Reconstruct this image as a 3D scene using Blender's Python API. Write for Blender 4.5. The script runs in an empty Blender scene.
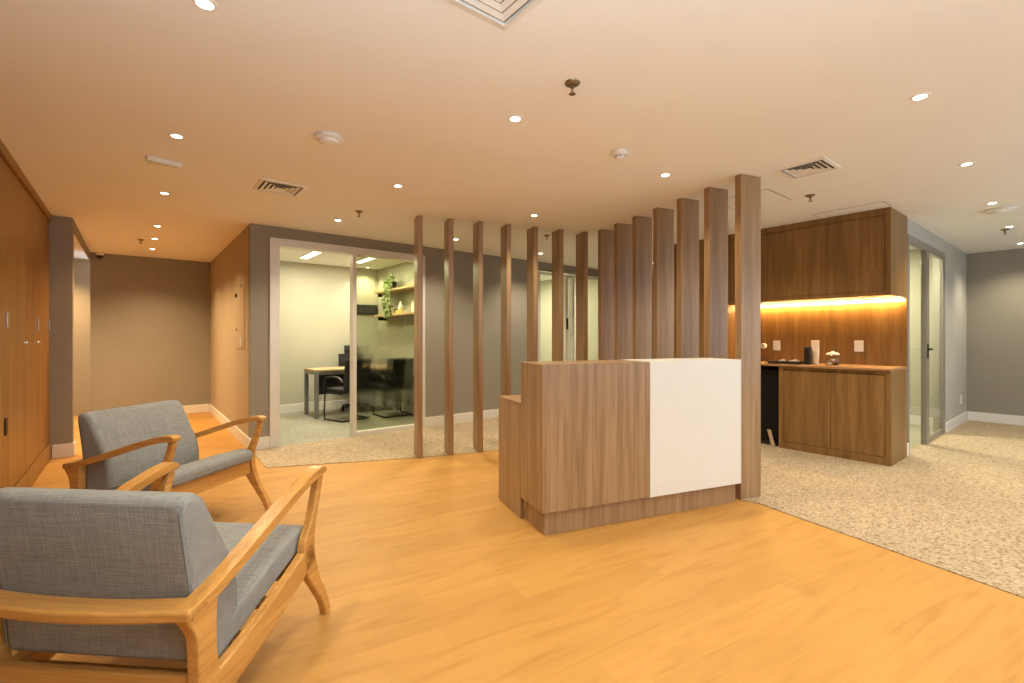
import bpy, bmesh, math, random
from mathutils import Vector, Matrix

random.seed(7)
scn = bpy.context.scene
COL = scn.collection
R = math.radians
H = 1.28            # eye height
HC = 2.568           # ceiling height
TH = R(38.6)        # the building's axes against the camera's
PH = R(22.2)        # reception counter and slat screen
A = (math.cos(TH), math.sin(TH)); B = (-A[1], A[0])
U = (math.cos(PH), math.sin(PH)); V = (-U[1], U[0])
D0 = (0.193, 3.018)


def W(s, t, z=0.0):
    return Vector((s * A[0] + t * B[0], s * A[1] + t * B[1], z))


def DK(x, y, z=0.0):
    return Vector((D0[0] + x * U[0] + y * V[0], D0[1] + x * U[1] + y * V[1], z))


# ------------------------------------------------------------------ materials
def new_mat(name):
    m = bpy.data.materials.new(name); m.use_nodes = True
    nt = m.node_tree
    return m, nt, nt.nodes['Principled BSDF']


def L(nt, a, b):
    nt.links.new(a, b)


def rgb(c):
    return (c[0], c[1], c[2], 1)


def plain(name, col, rough=0.5, metal=0.0, noise=0.06, scale=6.0, bump=0.0, bscale=60.0, spec=0.5):
    m, nt, p = new_mat(name)
    tc = nt.nodes.new('ShaderNodeTexCoord')
    n = nt.nodes.new('ShaderNodeTexNoise'); n.inputs['Scale'].default_value = scale; n.inputs['Detail'].default_value = 4
    L(nt, tc.outputs['Object'], n.inputs['Vector'])
    r = nt.nodes.new('ShaderNodeValToRGB')
    r.color_ramp.elements[0].position = 0.3; r.color_ramp.elements[1].position = 0.7
    r.color_ramp.elements[0].color = rgb([c * (1 - noise) for c in col])
    r.color_ramp.elements[1].color = rgb([min(1, c * (1 + noise)) for c in col])
    L(nt, n.outputs['Fac'], r.inputs['Fac']); L(nt, r.outputs['Color'], p.inputs['Base Color'])
    p.inputs['Roughness'].default_value = rough; p.inputs['Metallic'].default_value = metal
    p.inputs['Specular IOR Level'].default_value = spec
    if bump:
        n2 = nt.nodes.new('ShaderNodeTexNoise'); n2.inputs['Scale'].default_value = bscale; n2.inputs['Detail'].default_value = 6
        L(nt, tc.outputs['Object'], n2.inputs['Vector'])
        b = nt.nodes.new('ShaderNodeBump'); b.inputs['Strength'].default_value = bump; b.inputs['Distance'].default_value = 0.01
        L(nt, n2.outputs['Fac'], b.inputs['Height']); L(nt, b.outputs['Normal'], p.inputs['Normal'])
    return m


def wood(name, dark, mid, light, axis='z', fine=26.0, rough=0.42, along=0.9, spec=0.35):
    """streaked laminate: grain runs along the given local axis"""
    m, nt, p = new_mat(name)
    tc = nt.nodes.new('ShaderNodeTexCoord')
    mp = nt.nodes.new('ShaderNodeMapping')
    sc = {'x': (along, fine, fine), 'y': (fine, along, fine), 'z': (fine, fine, along)}[axis]
    mp.inputs['Scale'].default_value = sc
    L(nt, tc.outputs['Object'], mp.inputs['Vector'])
    n = nt.nodes.new('ShaderNodeTexNoise'); n.inputs['Scale'].default_value = 1.0; n.inputs['Detail'].default_value = 5
    n.inputs['Distortion'].default_value = 0.5
    L(nt, mp.outputs['Vector'], n.inputs['Vector'])
    r = nt.nodes.new('ShaderNodeValToRGB'); e = r.color_ramp.elements
    e[0].position = 0.28; e[0].color = rgb(dark); e[1].position = 0.74; e[1].color = rgb(light)
    k = e.new(0.5); k.color = rgb(mid)
    L(nt, n.outputs['Fac'], r.inputs['Fac'])
    n2 = nt.nodes.new('ShaderNodeTexNoise'); n2.inputs['Scale'].default_value = 4.3; n2.inputs['Detail'].default_value = 3
    L(nt, mp.outputs['Vector'], n2.inputs['Vector'])
    mx = nt.nodes.new('ShaderNodeMix'); mx.data_type = 'RGBA'; mx.blend_type = 'MULTIPLY'; mx.inputs['Factor'].default_value = 0.35
    g = nt.nodes.new('ShaderNodeValToRGB')
    g.color_ramp.elements[0].position = 0.35; g.color_ramp.elements[0].color = (0.55, 0.5, 0.45, 1)
    g.color_ramp.elements[1].position = 0.6; g.color_ramp.elements[1].color = (1, 1, 1, 1)
    L(nt, n2.outputs['Fac'], g.inputs['Fac'])
    L(nt, r.outputs['Color'], mx.inputs['A']); L(nt, g.outputs['Color'], mx.inputs['B'])
    L(nt, mx.outputs['Result'], p.inputs['Base Color'])
    p.inputs['Roughness'].default_value = rough; p.inputs['Specular IOR Level'].default_value = spec
    return m


def floor_wood():
    m, nt, p = new_mat('honey_plank_floor')
    tc = nt.nodes.new('ShaderNodeTexCoord')
    mp = nt.nodes.new('ShaderNodeMapping'); mp.inputs['Rotation'].default_value = (0, 0, R(8.6))
    L(nt, tc.outputs['Object'], mp.inputs['Vector'])
    br = nt.nodes.new('ShaderNodeTexBrick')
    br.inputs['Scale'].default_value = 1.0; br.inputs['Brick Width'].default_value = 1.22; br.inputs['Row Height'].default_value = 0.18
    br.inputs['Mortar Size'].default_value = 0.0008; br.inputs['Mortar Smooth'].default_value = 0.6; br.offset = 0.37
    br.inputs['Color1'].default_value = (0.465, 0.243, 0.064, 1); br.inputs['Color2'].default_value = (0.525, 0.278, 0.076, 1)
    br.inputs['Mortar'].default_value = (0.39, 0.195, 0.048, 1)
    L(nt, mp.outputs['Vector'], br.inputs['Vector'])
    ms = nt.nodes.new('ShaderNodeMapping'); ms.inputs['Scale'].default_value = (1.1, 9.0, 9.0)
    L(nt, mp.outputs['Vector'], ms.inputs['Vector'])
    n = nt.nodes.new('ShaderNodeTexNoise'); n.inputs['Scale'].default_value = 1.6; n.inputs['Detail'].default_value = 6; n.inputs['Distortion'].default_value = 0.9
    L(nt, ms.outputs['Vector'], n.inputs['Vector'])
    r = nt.nodes.new('ShaderNodeValToRGB')
    r.color_ramp.elements[0].position = 0.3; r.color_ramp.elements[0].color = (0.72, 0.62, 0.5, 1)
    r.color_ramp.elements[1].position = 0.52; r.color_ramp.elements[1].color = (1, 1, 1, 1)
    L(nt, n.outputs['Fac'], r.inputs['Fac'])
    mx = nt.nodes.new('ShaderNodeMix'); mx.data_type = 'RGBA'; mx.blend_type = 'MULTIPLY'; mx.inputs['Factor'].default_value = 0.5
    L(nt, br.outputs['Color'], mx.inputs['A']); L(nt, r.outputs['Color'], mx.inputs['B'])
    L(nt, mx.outputs['Result'], p.inputs['Base Color'])
    p.inputs['Roughness'].default_value = 0.5; p.inputs['Specular IOR Level'].default_value = 0.3
    return m


def carpet_mat(name, c_dark, c_mid, c_light):
    m, nt, p = new_mat(name)
    tc = nt.nodes.new('ShaderNodeTexCoord')
    n = nt.nodes.new('ShaderNodeTexNoise'); n.inputs['Scale'].default_value = 62; n.inputs['Detail'].default_value = 3
    L(nt, tc.outputs['Object'], n.inputs['Vector'])
    r = nt.nodes.new('ShaderNodeValToRGB'); e = r.color_ramp.elements
    e[0].position = 0.36; e[0].color = rgb(c_dark); e[1].position = 0.66; e[1].color = rgb(c_light)
    k = e.new(0.47); k.color = rgb(c_mid)
    L(nt, n.outputs['Fac'], r.inputs['Fac'])
    n2 = nt.nodes.new('ShaderNodeTexNoise'); n2.inputs['Scale'].default_value = 1.3
    L(nt, tc.outputs['Object'], n2.inputs['Vector'])
    mx = nt.nodes.new('ShaderNodeMix'); mx.data_type = 'RGBA'; mx.blend_type = 'MULTIPLY'; mx.inputs['Factor'].default_value = 0.25
    L(nt, r.outputs['Color'], mx.inputs['A']); L(nt, n2.outputs['Fac'], mx.inputs['B'])
    L(nt, mx.outputs['Result'], p.inputs['Base Color'])
    p.inputs['Roughness'].default_value = 0.95; p.inputs['Specular IOR Level'].default_value = 0.1
    b = nt.nodes.new('ShaderNodeBump'); b.inputs['Strength'].default_value = 0.5; b.inputs['Distance'].default_value = 0.006
    n3 = nt.nodes.new('ShaderNodeTexNoise'); n3.inputs['Scale'].default_value = 150
    L(nt, tc.outputs['Object'], n3.inputs['Vector'])
    L(nt, n3.outputs['Fac'], b.inputs['Height']); L(nt, b.outputs['Normal'], p.inputs['Normal'])
    return m


def fabric_mat():
    m, nt, p = new_mat('blue_grey_weave')
    tc = nt.nodes.new('ShaderNodeTexCoord')
    outs = []
    for sc in ((12, 190, 190), (190, 12, 12)):
        mp = nt.nodes.new('ShaderNodeMapping'); mp.inputs['Scale'].default_value = sc
        L(nt, tc.outputs['Object'], mp.inputs['Vector'])
        n = nt.nodes.new('ShaderNodeTexNoise'); n.inputs['Scale'].default_value = 1.0; n.inputs['Detail'].default_value = 3
        L(nt, mp.outputs['Vector'], n.inputs['Vector']); outs.append(n)
    ad = nt.nodes.new('ShaderNodeMath'); ad.operation = 'ADD'
    L(nt, outs[0].outputs['Fac'], ad.inputs[0]); L(nt, outs[1].outputs['Fac'], ad.inputs[1])
    r = nt.nodes.new('ShaderNodeValToRGB')
    ml = nt.nodes.new('ShaderNodeMath'); ml.operation = 'MULTIPLY'; ml.inputs[1].default_value = 0.5
    L(nt, ad.outputs[0], ml.inputs[0]); L(nt, ml.outputs[0], r.inputs['Fac'])
    r.color_ramp.elements[0].position = 0.36; r.color_ramp.elements[0].color = (0.228, 0.242, 0.252, 1)
    r.color_ramp.elements[1].position = 0.66; r.color_ramp.elements[1].color = (0.352, 0.364, 0.368, 1)
    L(nt, r.outputs['Color'], p.inputs['Base Color'])
    p.inputs['Roughness'].default_value = 0.9; p.inputs['Specular IOR Level'].default_value = 0.15
    b = nt.nodes.new('ShaderNodeBump'); b.inputs['Strength'].default_value = 0.35; b.inputs['Distance'].default_value = 0.004
    L(nt, ad.outputs[0], b.inputs['Height']); L(nt, b.outputs['Normal'], p.inputs['Normal'])
    return m


def glow(name, col, strength):
    m = bpy.data.materials.new(name); m.use_nodes = True
    nt = m.node_tree; nt.nodes.clear()
    o = nt.nodes.new('ShaderNodeOutputMaterial'); e = nt.nodes.new('ShaderNodeEmission')
    e.inputs['Color'].default_value = rgb(col); e.inputs['Strength'].default_value = strength
    L(nt, e.outputs['Emission'], o.inputs['Surface'])
    return m


def pane_mat(name, tint=(0.95, 0.97, 0.94), film=False, ior=1.3):
    m = bpy.data.materials.new(name); m.use_nodes = True
    nt = m.node_tree; nt.nodes.clear()
    o = nt.nodes.new('ShaderNodeOutputMaterial')
    t = nt.nodes.new('ShaderNodeBsdfTransparent'); t.inputs['Color'].default_value = rgb(tint)
    g = nt.nodes.new('ShaderNodeBsdfGlossy'); g.inputs['Roughness'].default_value = 0.02
    fr = nt.nodes.new('ShaderNodeFresnel'); fr.inputs['IOR'].default_value = ior
    mx = nt.nodes.new('ShaderNodeMixShader')
    ge = nt.nodes.new('ShaderNodeNewGeometry'); inv = nt.nodes.new('ShaderNodeMath'); inv.operation = 'SUBTRACT'; inv.inputs[0].default_value = 1.0
    mu = nt.nodes.new('ShaderNodeMath'); mu.operation = 'MULTIPLY'
    L(nt, ge.outputs['Backfacing'], inv.inputs[1]); L(nt, inv.outputs[0], mu.inputs[0]); L(nt, fr.outputs['Fac'], mu.inputs[1])
    L(nt, mu.outputs[0], mx.inputs['Fac']); L(nt, t.outputs['BSDF'], mx.inputs[1]); L(nt, g.outputs['BSDF'], mx.inputs[2])
    last = mx
    if film:       # privacy film: etched band across the middle that fades out above and below
        tc = nt.nodes.new('ShaderNodeTexCoord'); sp = nt.nodes.new('ShaderNodeSeparateXYZ')
        L(nt, tc.outputs['Object'], sp.inputs['Vector'])
        r = nt.nodes.new('ShaderNodeValToRGB'); e = r.color_ramp.elements
        e[0].position = 0.12; e[0].color = (0, 0, 0, 1); e[1].position = 0.60; e[1].color = (0, 0, 0, 1)
        for ps, v in ((0.2, 0.75), (0.47, 0.75)):
            k = e.new(ps); k.color = (v, v, v, 1)
        ml = nt.nodes.new('ShaderNodeMath'); ml.operation = 'MULTIPLY'; ml.inputs[1].default_value = 0.42
        L(nt, sp.outputs['Z'], ml.inputs[0]); L(nt, ml.outputs[0], r.inputs['Fac'])
        rf = nt.nodes.new('ShaderNodeBsdfRefraction'); rf.inputs['Roughness'].default_value = 0.22; rf.inputs['IOR'].default_value = 1.25
        rf.inputs['Color'].default_value = (0.78, 0.79, 0.72, 1)
        m2 = nt.nodes.new('ShaderNodeMixShader')
        L(nt, r.outputs['Color'], m2.inputs['Fac']); L(nt, mx.outputs['Shader'], m2.inputs[1]); L(nt, rf.outputs['BSDF'], m2.inputs[2])
        last = m2
    L(nt, last.outputs['Shader'], o.inputs['Surface'])
    return m


M = {}
M['ceiling'] = plain('ceiling_paint', (0.87, 0.866, 0.855), 0.9, noise=0.015, scale=1.5, spec=0.1)
M['wall'] = plain('grey_paint', (0.295, 0.272, 0.232), 0.85, noise=0.03, scale=2, spec=0.15)
M['wall_pale'] = plain('pale_grey_paint', (0.46, 0.44, 0.35), 0.85, noise=0.03, scale=2, spec=0.15)
M['wall_lit'] = plain('lit_grey_paint', (0.46, 0.445, 0.41), 0.85, noise=0.03, scale=2, spec=0.15)  # grey paint lightened: the corridor wall's stronger light is in its colour
M['wall_tan'] = plain('taupe_paint', (0.44, 0.36, 0.26), 0.85, noise=0.03, scale=2, spec=0.15)
M['white'] = plain('white_lacquer', (0.80, 0.79, 0.77), 0.35, noise=0.01)
M['panel'] = plain('white_laminate', (0.755, 0.755, 0.745), 0.32, noise=0.008)
M['trim'] = plain('white_skirting', (0.74, 0.72, 0.69), 0.5, noise=0.02)
M['alu'] = plain('pale_aluminium', (0.70, 0.68, 0.65), 0.38, 0.15, noise=0.03)
M['alu_grey'] = plain('grey_aluminium', (0.30, 0.28, 0.245), 0.4, 0.4, noise=0.03)
M['lam'] = wood('walnut_laminate', (0.25, 0.150, 0.072), (0.345, 0.217, 0.113), (0.43, 0.285, 0.16), 'z', 24, rough=0.36, spec=0.5)
M['lam_h'] = wood('walnut_laminate_flat', (0.25, 0.14, 0.07), (0.36, 0.21, 0.11), (0.44, 0.27, 0.155), 'x', 24)
M['cab'] = wood('warm_lit_laminate', (0.175, 0.092, 0.030), (0.245, 0.132, 0.043), (0.31, 0.175, 0.064), 'z', 15)  # walnut laminate again, browned and darkened for the kitchenette's warm light
M['cab_h'] = wood('worktop_laminate', (0.30, 0.165, 0.075), (0.40, 0.225, 0.105), (0.48, 0.29, 0.145), 'y', 15)
M['ward'] = wood('wardrobe_laminate', (0.23, 0.108, 0.022), (0.30, 0.145, 0.032), (0.35, 0.18, 0.045), 'z', 13, rough=0.38)
M['oak'] = wood('honey_beech', (0.50, 0.245, 0.062), (0.62, 0.325, 0.09), (0.70, 0.39, 0.12), 'y', 30, rough=0.33)
M['oak_x'] = wood('honey_beech_rail', (0.50, 0.245, 0.062), (0.62, 0.325, 0.09), (0.70, 0.39, 0.12), 'x', 30, rough=0.33)
M['shelf'] = wood('pale_oak_shelf', (0.48, 0.33, 0.17), (0.56, 0.39, 0.21), (0.62, 0.45, 0.26), 'y', 22)
M['fabric'] = fabric_mat()
M['seam'] = plain('grey_piping', (0.20, 0.235, 0.265), 0.9)
M['floor'] = floor_wood()
M['carpet'] = carpet_mat('beige_fleck_carpet', (0.255, 0.19, 0.12), (0.45, 0.352, 0.24), (0.56, 0.45, 0.32))
M['carpet2'] = carpet_mat('cool_lit_carpet', (0.26, 0.25, 0.20), (0.38, 0.365, 0.295), (0.45, 0.43, 0.36))  # carpet greyed towards green, the cooler office light put into its colour
M['black'] = plain('black_plastic', (0.012, 0.011, 0.011), 0.45)
M['blackfab'] = plain('black_mesh_fabric', (0.016, 0.015, 0.016), 0.85, bump=0.3, bscale=200)
M['fridge'] = plain('matt_black_door', (0.010, 0.008, 0.007), 0.5, spec=0.15)
M['dark'] = plain('dark_void', (0.03, 0.026, 0.022), 0.8)
M['steel'] = plain('grey_steel', (0.30, 0.30, 0.28), 0.4, 0.6)
M['chrome'] = plain('brushed_chrome', (0.62, 0.60, 0.57), 0.25, 0.9)
M['brass'] = plain('sprinkler_brass', (0.26, 0.20, 0.13), 0.35, 0.8)
M['leaf'] = plain('trailing_leaf', (0.22, 0.27, 0.09), 0.55, noise=0.45, scale=14)
M['yellow'] = plain('yellow_cover', (0.70, 0.47, 0.10), 0.6)
M['ceramic'] = plain('white_ceramic', (0.72, 0.71, 0.68), 0.25)
M['paper'] = plain('white_paper', (0.80, 0.78, 0.72), 0.8)
M['glassware'] = pane_mat('clear_glassware', (0.95, 0.95, 0.92), ior=1.5)
M['pane'] = pane_mat('clear_pane')
M['film'] = pane_mat('filmed_pane', (0.74, 0.765, 0.66), film=True)
M['pane_g'] = pane_mat('grey_pane', (0.95, 0.96, 0.93), ior=1.12)
M['bulb'] = glow('warm_lamp', (1.0, 0.88, 0.66), 14)
M['tube'] = glow('linear_led', (1.0, 0.95, 0.80), 7)
M['strip'] = glow('amber_led_strip', (1.0, 0.60, 0.20), 75)
M['kraft'] = plain('kraft_card', (0.42, 0.29, 0.17), 0.8)
M['cups'] = plain('cream_cups', (0.74, 0.66, 0.5), 0.6)

# ------------------------------------------------------------------ mesh helpers
def box(bm, x0, x1, y0, y1, z0, z1):
    vs = [bm.verts.new(p) for p in ((x0, y0, z0), (x1, y0, z0), (x1, y1, z0), (x0, y1, z0), (x0, y0, z1), (x1, y0, z1), (x1, y1, z1), (x0, y1, z1))]
    for f in ((0, 3, 2, 1), (4, 5, 6, 7), (0, 1, 5, 4), (1, 2, 6, 5), (2, 3, 7, 6), (3, 0, 4, 7)):
        bm.faces.new([vs[i] for i in f])
    return bm


def boxes(*bs):
    bm = bmesh.new()
    for b in bs:
        box(bm, *b)
    return bm


def prism_x(bm, prof, x0, x1):
    """profile in (y, z), pulled along x"""
    n = len(prof)
    a = [bm.verts.new((x0, y, z)) for y, z in prof]; b = [bm.verts.new((x1, y, z)) for y, z in prof]
    bm.faces.new(a); bm.faces.new(list(reversed(b)))
    for i in range(n):
        j = (i + 1) % n
        bm.faces.new((a[j], a[i], b[i], b[j]))
    bmesh.ops.recalc_face_normals(bm, faces=bm.faces[:])
    return bm


def prism_z(bm, prof, z0, z1):
    n = len(prof)
    a = [bm.verts.new((x, y, z0)) for x, y in prof]; b = [bm.verts.new((x, y, z1)) for x, y in prof]
    bm.faces.new(list(reversed(a))); bm.faces.new(b)
    for i in range(n):
        j = (i + 1) % n
        bm.faces.new((a[i], a[j], b[j], b[i]))
    bmesh.ops.recalc_face_normals(bm, faces=bm.faces[:])
    return bm


def lathe(bm, prof, n=28, cx=0.0, cy=0.0):
    """profile of (radius, z) turned about the z axis"""
    rings = []
    for r, z in prof:
        if r < 1e-6:
            rings.append([bm.verts.new((cx, cy, z))])
        else:
            rings.append([bm.verts.new((cx + r * math.cos(2 * math.pi * k / n), cy + r * math.sin(2 * math.pi * k / n), z)) for k in range(n)])
    for p, q in zip(rings, rings[1:]):
        for k in range(n):
            j = (k + 1) % n
            if len(p) == 1 and len(q) == 1:
                continue
            if len(p) == 1:
                bm.faces.new((p[0], q[j], q[k]))
            elif len(q) == 1:
                bm.faces.new((p[k], p[j], q[0]))
            else:
                bm.faces.new((p[k], p[j], q[j], q[k]))
    bmesh.ops.recalc_face_normals(bm, faces=bm.faces[:])
    return bm


def spline(pts, n=8):
    """Catmull-Rom through tuples"""
    out = []
    P = [pts[0]] + list(pts) + [pts[-1]]
    for i in range(1, len(P) - 2):
        p0, p1, p2, p3 = P[i - 1], P[i], P[i + 1], P[i + 2]
        for k in range(n):
            t = k / n
            out.append(tuple(0.5 * ((2 * b) + (-a + c) * t + (2 * a - 5 * b + 4 * c - d) * t * t + (-a + 3 * b - 3 * c + d) * t ** 3)
                             for a, b, c, d in zip(p0, p1, p2, p3)))
    out.append(tuple(pts[-1]))
    return out


def ribbon(pts, x0, x1, n=7):
    """curved board: pts are (y, z, width) in the side plane, pulled from x0 to x1"""
    s = spline(pts, n)
    l, r = [], []
    for i, (y, z, w) in enumerate(s):
        a = s[max(0, i - 1)]; b = s[min(len(s) - 1, i + 1)]
        dy, dz = b[0] - a[0], b[1] - a[1]; d = math.hypot(dy, dz) or 1
        l.append((y - dz / d * w / 2, z + dy / d * w / 2)); r.append((y + dz / d * w / 2, z - dy / d * w / 2))
    bm = bmesh.new()
    k = len(s)
    v = [[bm.verts.new((x, *p)) for p in side] for x in (x0, x1) for side in (l, r)]   # l0 r0 l1 r1
    for i in range(k - 1):
        for (p, q) in ((v[0], v[1]), (v[2], v[3]), (v[0], v[2]), (v[1], v[3])):
            bm.faces.new((p[i], p[i + 1], q[i + 1], q[i]))
    for i in (0, k - 1):
        bm.faces.new((v[0][i], v[1][i], v[3][i], v[2][i]))
    bmesh.ops.recalc_face_normals(bm, faces=bm.faces[:])
    return bm


def tube(bm, pts, r, n=8, close=False):
    """round bar along 3-D points"""
    pts = [Vector(p) for p in pts]
    rings = []
    up0 = Vector((0, 0, 1))
    for i, p in enumerate(pts):
        d = (pts[min(i + 1, len(pts) - 1)] - pts[max(i - 1, 0)]).normalized()
        up = up0 if abs(d.z) < 0.95 else Vector((1, 0, 0))
        e1 = d.cross(up).normalized(); e2 = d.cross(e1)
        rr = r[i] if isinstance(r, (list, tuple)) else r
        rings.append([bm.verts.new(p + (e1 * math.cos(2 * math.pi * k / n) + e2 * math.sin(2 * math.pi * k / n)) * rr) for k in range(n)])
    for a, b in zip(rings, rings[1:]):
        for k in range(n):
            bm.faces.new((a[k], a[(k + 1) % n], b[(k + 1) % n], b[k]))
    bm.faces.new(rings[0]); bm.faces.new(list(reversed(rings[-1])))
    bmesh.ops.recalc_face_normals(bm, faces=bm.faces[:])
    return bm


def obj(name, bm, mat, parent=None, bevel=0.0, seg=2, smooth=False, loc=None, rz=None, sub=0):
    me = bpy.data.meshes.new(name); bm.to_mesh(me); bm.free()
    me.materials.append(M[mat] if isinstance(mat, str) else mat)
    o = bpy.data.objects.new(name, me); COL.objects.link(o)
    if parent is not None:
        o.parent = parent
    if loc is not None:
        o.location = loc
    if rz is not None:
        o.rotation_euler = (0, 0, rz)
    if bevel:
        b = o.modifiers.new('edge', 'BEVEL'); b.width = bevel; b.segments = seg; b.limit_method = 'ANGLE'; b.angle_limit = R(35)
        smooth = True
    if sub:
        sm = o.modifiers.new('soft', 'SUBSURF'); sm.levels = sub; sm.render_levels = sub
    if smooth:
        try:
            me.shade_smooth()
        except Exception:
            for p in me.polygons:
                p.use_smooth = True
        try:
            me.set_sharp_from_angle(angle=R(50))
        except Exception:
            pass
    return o


def tag(o, label, cat, group=None):
    o['label'] = label; o['category'] = cat
    if group:
        o['group'] = group
    return o


def thing(name, label, cat, loc=(0, 0, 0), rz=0.0, group=None):
    o = bpy.data.objects.new(name, None); COL.objects.link(o)
    o.empty_display_size = 0.1
    o.location = loc; o.rotation_euler = (0, 0, rz)
    return tag(o, label, cat, group)


def copy_tree(o, parent=None):
    c = o.copy(); COL.objects.link(c)
    if parent is not None:
        c.parent = parent
    for ch in [k for k in o.children]:
        copy_tree(ch, c)
    return c


def struct(name, bm, mat, parent=None, rz=TH, bevel=0.0, **k):
    o = obj(name, bm, mat, parent, rz=(rz if parent is None else None), bevel=bevel, **k)
    if parent is None:
        o['kind'] = 'structure'
    return o


# ------------------------------------------------------------------ the room shell (building axes s, t)
Z = HC
struct('floor', boxes((-3.7, 10.25, -2.75, 10.7, -0.1, 0.0)), 'floor')
bpy.data.objects['floor'].rotation_euler = (0, 0, TH)
struct('ceiling', boxes((-3.7, 10.25, -2.75, 10.7, Z, Z + 0.12)), 'ceiling')

pa = Vector((-2.40, 4.64)); s1 = Vector((-0.98, 5.03)); cl = Vector((0.97, 5.80)); pl = Vector((1.82, 3.70)); l2 = Vector((1.90, 3.633)); l3 = Vector((3.706, -0.236))
poly = [pa, s1, cl, pl, l2, l3, W(10.05, -2.5).xy, W(10.05, 1.40).xy, W(6.34, 1.40).xy, W(6.34, 3.6).xy, W(8.5, 3.6).xy, W(8.5, 6.03).xy, W(1.03, 6.03).xy]
bm = bmesh.new(); prism_z(bm, [(p.x, p.y) for p in poly], 0.0, 0.006)
struct('floor_carpet', bm, 'carpet', rz=0)
struct('floor_office', boxes((1.13, 3.64, 6.031, 8.67, 0.0, 0.005), (5.32, 7.3, 6.031, 8.67, 0.0, 0.005)), 'carpet2')
struct('floor_meeting', boxes((6.46, 8.9, 1.341, 3.6, 0.0, 0.005)), 'carpet2')

struct('wall_hall', boxes((1.03, 1.13, 6.152, 9.6, 0, Z)), 'wall_tan')
struct('wall_hall_end', boxes((-0.514, 1.13, 9.6, 9.72, 0, Z)), 'wall')
struct('wall_pier', boxes((-3.5, -0.514, 6.95, 7.08, 0, Z)), 'wall')
struct('wall_hall_opening', boxes((-0.534, -0.514, 7.08, 9.6, 2.462, Z)), 'wall')
struct('wall_side_room', boxes((-3.5, -0.514, 10.5, 10.62, 0, Z), (-3.62, -3.5, 6.95, 10.62, 0, Z)), 'wall_tan')
struct('wall_office', boxes((1.03, 1.226, 6.03, 6.15, 0, Z), (1.226, 3.226, 6.03, 6.15, 2.435, Z), (3.226, 5.37, 6.03, 6.15, 0, Z),
                            (5.37, 7.12, 6.03, 6.15, 2.44, Z), (7.12, 8.62, 6.03, 6.15, 0, Z)), 'wall')
struct('wall_office_inside', boxes((1.13, 7.42, 8.67, 8.8, 0, Z), (3.64, 3.76, 6.15, 8.67, 0, Z), (5.2, 5.32, 6.15, 8.67, 0, Z), (7.3, 7.42, 6.15, 8.67, 0, Z)), 'wall_pale')
struct('wall_left', boxes((-1.34, -1.22, -2.5, 6.95, 0, Z), (-1.22, -0.72, -2.5, 4.13, 0, Z)), 'ward')
struct('wall_kitchen', boxes((6.451, 6.55, 1.34, 3.9, 0, Z), (6.55, 9.02, 3.6, 3.72, 0, Z), (8.5, 8.62, 3.72, 6.03, 0, Z)), 'wall')
struct('wall_corridor', boxes((6.551, 8.46, 1.34, 1.46, 2.40, Z), (8.46, 10.05, 1.34, 1.46, 0, Z)), 'wall_lit')
struct('wall_meeting', boxes((8.9, 9.02, 1.46, 3.6, 0, Z)), 'wall_pale')
struct('wall_right', boxes((10.05, 10.17, -2.5, 1.46, 0, Z)), 'wall')
struct('wall_back', boxes((-1.34, 0.3, -2.62, -2.5, 0, Z), (0.3, 8.6, -2.62, -2.5, 0, 0.7), (0.3, 8.6, -2.62, -2.5, 2.35, Z), (8.6, 10.17, -2.62, -2.5, 0, Z)), 'wall_pale')
wb = struct('window_4', boxes((0.3, 8.6, -2.6, -2.54, 0.7, 0.76), (0.3, 8.6, -2.6, -2.54, 2.29, 2.35), *[(0.3 + 1.648 * k, 0.36 + 1.648 * k, -2.6, -2.54, 0.76, 2.29) for k in range(6)]), 'alu')

BH = 0.14
def skirting(name, *bs):
    struct(name, boxes(*bs), 'trim', bevel=0.004)
skirting('baseboard_hall', (1.012, 1.03, 6.03, 9.6, 0, BH))
skirting('baseboard_hall_end', (-0.514, 1.012, 9.582, 9.6, 0, BH))
skirting('baseboard_pier', (-0.675, -0.514, 6.932, 6.95, 0, BH), (-0.514, -0.498, 6.932, 7.08, 0, BH))
skirting('baseboard_office', (1.012, 1.226, 6.012, 6.03, 0, BH), (3.226, 5.37, 6.012, 6.03, 0, BH))
skirting('baseboard_office_inside', (1.13, 3.64, 8.652, 8.67, 0, BH), (3.622, 3.64, 6.15, 8.652, 0, BH), (5.32, 7.3, 8.652, 8.67, 0, BH))
skirting('baseboard_corridor', (8.46, 10.05, 1.322, 1.34, 0, BH), (10.032, 10.05, -2.5, 1.322, 0, BH), (6.55, 8.9, 3.582, 3.6, 0, BH), (8.882, 8.9, 1.46, 3.582, 0, BH))
skirting('baseboard_kitchen', (6.452, 6.53, 1.322, 1.34, 0, BH))
struct('trim_1', boxes((-0.71, -0.675, 3.44, 6.95, 2.50, Z)), 'ward')

# office glass front: open doorway beside one fixed pane
wf = struct('window_1', boxes((1.226, 1.332, 6.005, 6.155, 0, 2.435), (1.332, 3.226, 6.005, 6.155, 2.345, 2.435), (2.198, 2.247, 6.02, 6.14, 0, 2.345),
                              (3.18, 3.226, 6.005, 6.155, 0, 2.338), (2.247, 3.18, 6.03, 6.13, 0, 0.06)), 'alu', bevel=0.004)
struct('window_pane', boxes((2.247, 3.18, 6.075, 6.085, 0.06, 2.345)), 'film', parent=wf)
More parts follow.
